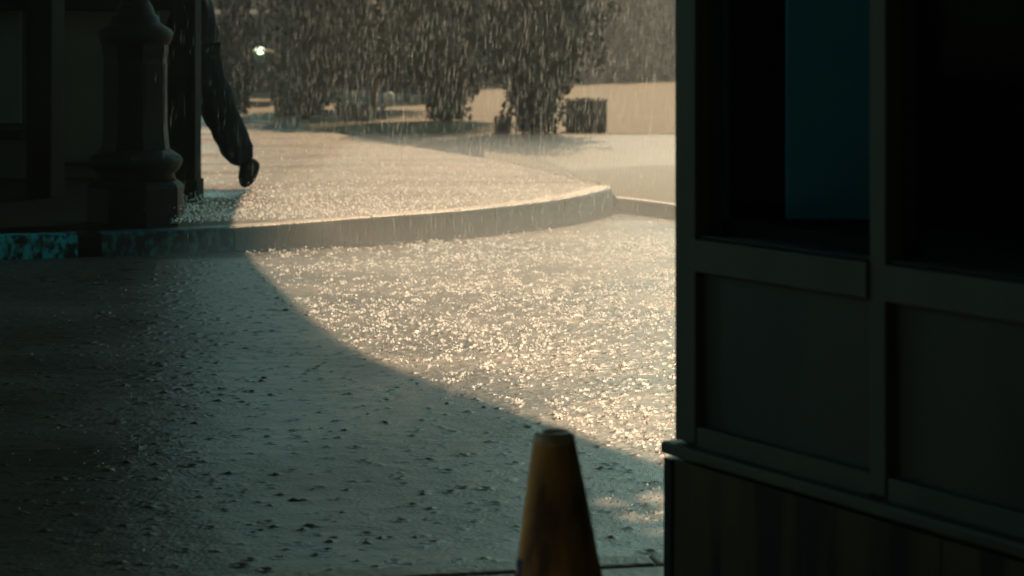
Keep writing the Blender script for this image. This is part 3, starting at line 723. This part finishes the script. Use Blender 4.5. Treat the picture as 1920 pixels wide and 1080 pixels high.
# bent pipe with a pale cap
pd_ = F * H / (222 - HY); px_ = xat(714, pd_)
pv = empty('standpipe', (px_, pd_, 0), 'small bent pipe with a pale round cap in front of the tan wall', 'pipe')
tube('pipe', [(0, 0, 0), (.0, 0, .12), (.03, 0, .22), (.10, 0, .30), (.145, 0, .345)], [.10, .085, .075, .065, .06], M_PIPE, pv, 12)
lathe('cap', [(.04, .32), (.085, .34), (.10, .39), (.085, .44), (.03, .47)], M_PALE, pv, 16, cx=.145)
# van with a lit headlight seen between shrub and trunk
vd = 46.0; vxx = xat(487, vd)
van = empty('parked_van', (vxx, vd, 0), 'dark van with one lit headlight showing between the shrub and the bare trunk', 'van')
bm = bmesh.new()
prf = [(0, .35), (0, .95), (.08, 1.15), (.75, 1.32), (1.25, 2.0), (1.5, 2.1), (4.6, 2.1), (4.7, 1.9), (4.7, .35)]
bv0 = [bm.verts.new((-1.45, y, z)) for y, z in prf]; bv1 = [bm.verts.new((.35, y, z)) for y, z in prf]
bm.faces.new(bv0); bm.faces.new(list(reversed(bv1)))
for i in range(len(prf)): bm.faces.new((bv0[i], bv0[(i + 1) % len(prf)], bv1[(i + 1) % len(prf)], bv1[i]))
bm_obj('body', bm, M_VAN, van, bevel=.05, seg=3)
mesh_obj('windscreen', [(-1.3, .80, 1.40), (.2, .80, 1.40), (.15, 1.21, 1.97), (-1.25, 1.21, 1.97)], [(0, 1, 2, 3)], M_TYRE, van)
for sx in (-1.36, .16):
    for yy in (.85, 3.85):
        w_ = lathe('wheel', [(.30, -.1), (.34, -.07), (.34, .07), (.30, .1)], M_TYRE, van, 24)
        w_.rotation_euler = (0, R(90), 0); w_.location = (sx + .1, yy, .34)
        lathe('rim', [(.19, -.108), (.20, -.105), (.20, .105), (.19, .108)], M_STEEL, w_, 20)
for sx in (-1.1, 0.0):
    hl = bm_obj('headlight', bmesh.new(), M_HEADLIGHT, van); bm = bmesh.new()
    bmesh.ops.create_uvsphere(bm, u_segments=20, v_segments=10, radius=1, matrix=Matrix.Translation((sx, -.0, zat(95, vd) - .0)) @ Matrix.Diagonal((.115, .07, .075, 1)))
    bm.to_mesh(hl.data); bm.free(); hl.data.polygons.foreach_set('use_smooth', [True] * len(hl.data.polygons))
box('bumper', -1.43, .33, -.1, .05, .38, .58, M_TYRE, van, .03)
box('grille', -.85, -.25, -.02, .03, .66, .92, M_TYRE, van, .01)

# ------------------------------------------------------------------ rain, splash drops and haze
def drops(name, P, sx, sz, m, label, slant=.0):
    """elongated six-faced drops at P with half width sx and half length sz"""
    n = len(P); v = np.zeros((n, 5, 3))
    v[:, 0] = P + np.stack([sz * slant, 0 * sz, sz], 1); v[:, 4] = P - np.stack([sz * slant, 0 * sz, sz], 1)
    for k in range(3):
        a = 2 * math.pi * k / 3 + .4; v[:, 1 + k] = P + np.stack([sx * math.cos(a), sx * math.sin(a), -sz * .25], 1)
    F_ = np.array([(0, 1, 2), (0, 2, 3), (0, 3, 1), (4, 2, 1), (4, 3, 2), (4, 1, 3)])
    f_ = (np.arange(n)[:, None, None] * 5 + F_[None]).reshape(-1, 3)
    me = bpy.data.meshes.new(name); me.vertices.add(5 * n); me.vertices.foreach_set('co', v.astype(np.float32).ravel())
    me.loops.add(f_.size); me.loops.foreach_set('vertex_index', f_.ravel().astype(np.int32))
    me.polygons.add(len(f_)); me.polygons.foreach_set('loop_start', (np.arange(len(f_)) * 3).astype(np.int32))
    me.polygons.foreach_set('use_smooth', np.ones(len(f_), bool)); me.update(calc_edges=True); me.materials.append(m)
    o = link(bpy.data.objects.new(name, me)); return tag(o, label, 'rain', kind='stuff')
def sheets(name, P, r, m, label):
    """thin round sheets of thrown-up water standing roughly upright"""
    n = len(P); q = np.random.default_rng(len(P)); ya = q.normal(0, .7, n); ti = q.normal(0, .35, n)
    ux = np.stack([np.cos(ya), np.sin(ya), 0 * ya], 1); uz = np.stack([-np.sin(ya) * np.sin(ti), np.cos(ya) * np.sin(ti), np.cos(ti)], 1)
    v = np.zeros((n, 7, 3))
    for k in range(7):
        a = 2 * math.pi * k / 7; rr = (r * q.uniform(.7, 1.15, n))[:, None]
        v[:, k] = P + ux * math.cos(a) * rr * 1.1 + uz * math.sin(a) * rr
    me = bpy.data.meshes.new(name); me.vertices.add(7 * n); me.vertices.foreach_set('co', v.astype(np.float32).ravel())
    me.loops.add(7 * n); me.loops.foreach_set('vertex_index', np.arange(7 * n, dtype=np.int32))
    me.polygons.add(n); me.polygons.foreach_set('loop_start', (np.arange(n) * 7).astype(np.int32))
    me.update(calc_edges=True); me.materials.append(m)
    return tag(link(bpy.data.objects.new(name, me)), label, 'splashes', kind='stuff')
g = np.random.default_rng(41)
n = 26000
yy = g.uniform(9, 31, n); xx = g.uniform(-.17, .17, n) * yy * 1.5; zz = g.uniform(.25, 2.3, n)
ok = xx > -.135 * yy + .25 * g.standard_normal(n); xx, yy, zz = xx[ok], yy[ok], zz[ok]; n = len(xx)
drops('rain', np.stack([xx, yy, zz], 1), .0016 + .0022 * g.random(n), .018 + .04 * g.random(n), M_RAIN, 'falling rain in front of the hedges', .06)
# droplets thrown up from the road and the sidewalk: dense on the sunlit side of the shade edge, thinned in shade
n = 26000
yy = np.sqrt(g.uniform(4.7 ** 2, 14.6 ** 2, n)); xx = g.uniform(-.25, .14, n) * yy
ok = g.random(n) < np.where(is_sunlit(xx, yy), .12 + .5 * patch(xx, yy), .06)
xx, yy = xx[ok], yy[ok]; n = len(xx); op = is_sunlit(xx, yy); zz = .006 + g.exponential(.010, n)
r = np.where(op, .0020 + .0055 * g.random(n) ** 2.6, .0012 + .0012 * g.random(n))
# crowns: rings of beads round an impact
nc = 4200
cy_ = np.sqrt(g.uniform(4.7 ** 2, 13.8 ** 2, nc)); cx_ = g.uniform(-.13, .12, nc) * cy_
okc = is_sunlit(cx_, cy_) & (g.random(nc) < .3 + .7 * patch(cx_, cy_)); cx_, cy_ = cx_[okc], cy_[okc]; nc = len(cx_)
rad_ = g.uniform(.008, .024, nc); hc = g.uniform(.006, .022, nc)
for k_ in range(7):
    a_ = 2 * math.pi * k_ / 7 + g.random(nc)
    xx = np.concatenate([xx, cx_ + rad_ * np.cos(a_)]); yy = np.concatenate([yy, cy_ + rad_ * np.sin(a_)])
    zz = np.concatenate([zz, hc * (.6 + .7 * g.random(nc))]); r = np.concatenate([r, .0020 + .0042 * g.random(nc) ** 2])
n2 = 420; pxs = [at(a_, b_) for a_, b_ in zip(g.uniform(1110, 1330, n2), g.uniform(900, 1010, n2))]
xx = np.concatenate([xx, [p[0] for p in pxs]]); yy = np.concatenate([yy, [p[1] for p in pxs]]); zz = np.concatenate([zz, .004 + g.exponential(.010, n2)]); r = np.concatenate([r, .0012 + .0028 * g.random(n2) ** 2])
kyv = np.array([kerb_y(v) for v in xx]); ok = yy < kyv - .02
P = np.stack([xx, yy, zz], 1)[ok]; r = r[ok]
sheets('road_splashes', P, r, M_DROP, 'droplets thrown up from the flooded road')
n = 11000
yy = 13 + np.minimum(9, g.exponential(1.7, n)); xx = g.uniform(-.16, .06, n) * yy; kyv = np.array([kerb_y(v) for v in xx]); ok = (yy > kyv + .05) & (xx < .75 - .24 * np.maximum(0, yy - 16.5))
P = np.stack([xx, yy, .17 + .01 + g.exponential(.018, n)], 1)[ok]; r = .0025 + .0035 * g.random(len(P)) ** 2
sheets('sidewalk_splashes', P, r, M_DROP, 'droplets thrown up from the sidewalk corner')

hz_ = bm_obj('haze', box_bm(-302, 302, -62, 502, -1.0, 12.5), bpy.data.materials.new('haze_air'))
m = hz_.data.materials[0]; m.use_nodes = True; t = m.node_tree; t.nodes.remove(t.nodes['Principled BSDF'])
pv_ = t.nodes.new('ShaderNodeVolumePrincipled'); pv_.inputs['Color'].default_value = (.93, .93, .92, 1)
pv_.inputs['Density'].default_value = .0018; pv_.inputs['Anisotropy'].default_value = .7
t.links.new(pv_.outputs[0], t.nodes['Material Output'].inputs['Volume'])
sp_ = bm_obj('spray', box_bm(-1.6, 9, 9.0, 22, -.1, .38), bpy.data.materials.new('spray_air'))
m = sp_.data.materials[0]; m.use_nodes = True; t = m.node_tree; t.nodes.remove(t.nodes['Principled BSDF'])
pv_ = t.nodes.new('ShaderNodeVolumePrincipled'); pv_.inputs['Color'].default_value = (.93, .93, .92, 1)
pv_.inputs['Density'].default_value = .10; pv_.inputs['Anisotropy'].default_value = .6
t.links.new(pv_.outputs[0], t.nodes['Material Output'].inputs['Volume'])
tag(sp_, 'low mist of spray drifting over the sunlit street', 'spray', kind='stuff')
tag(hz_, 'pale rain haze filling the air over the street', 'haze', kind='stuff')
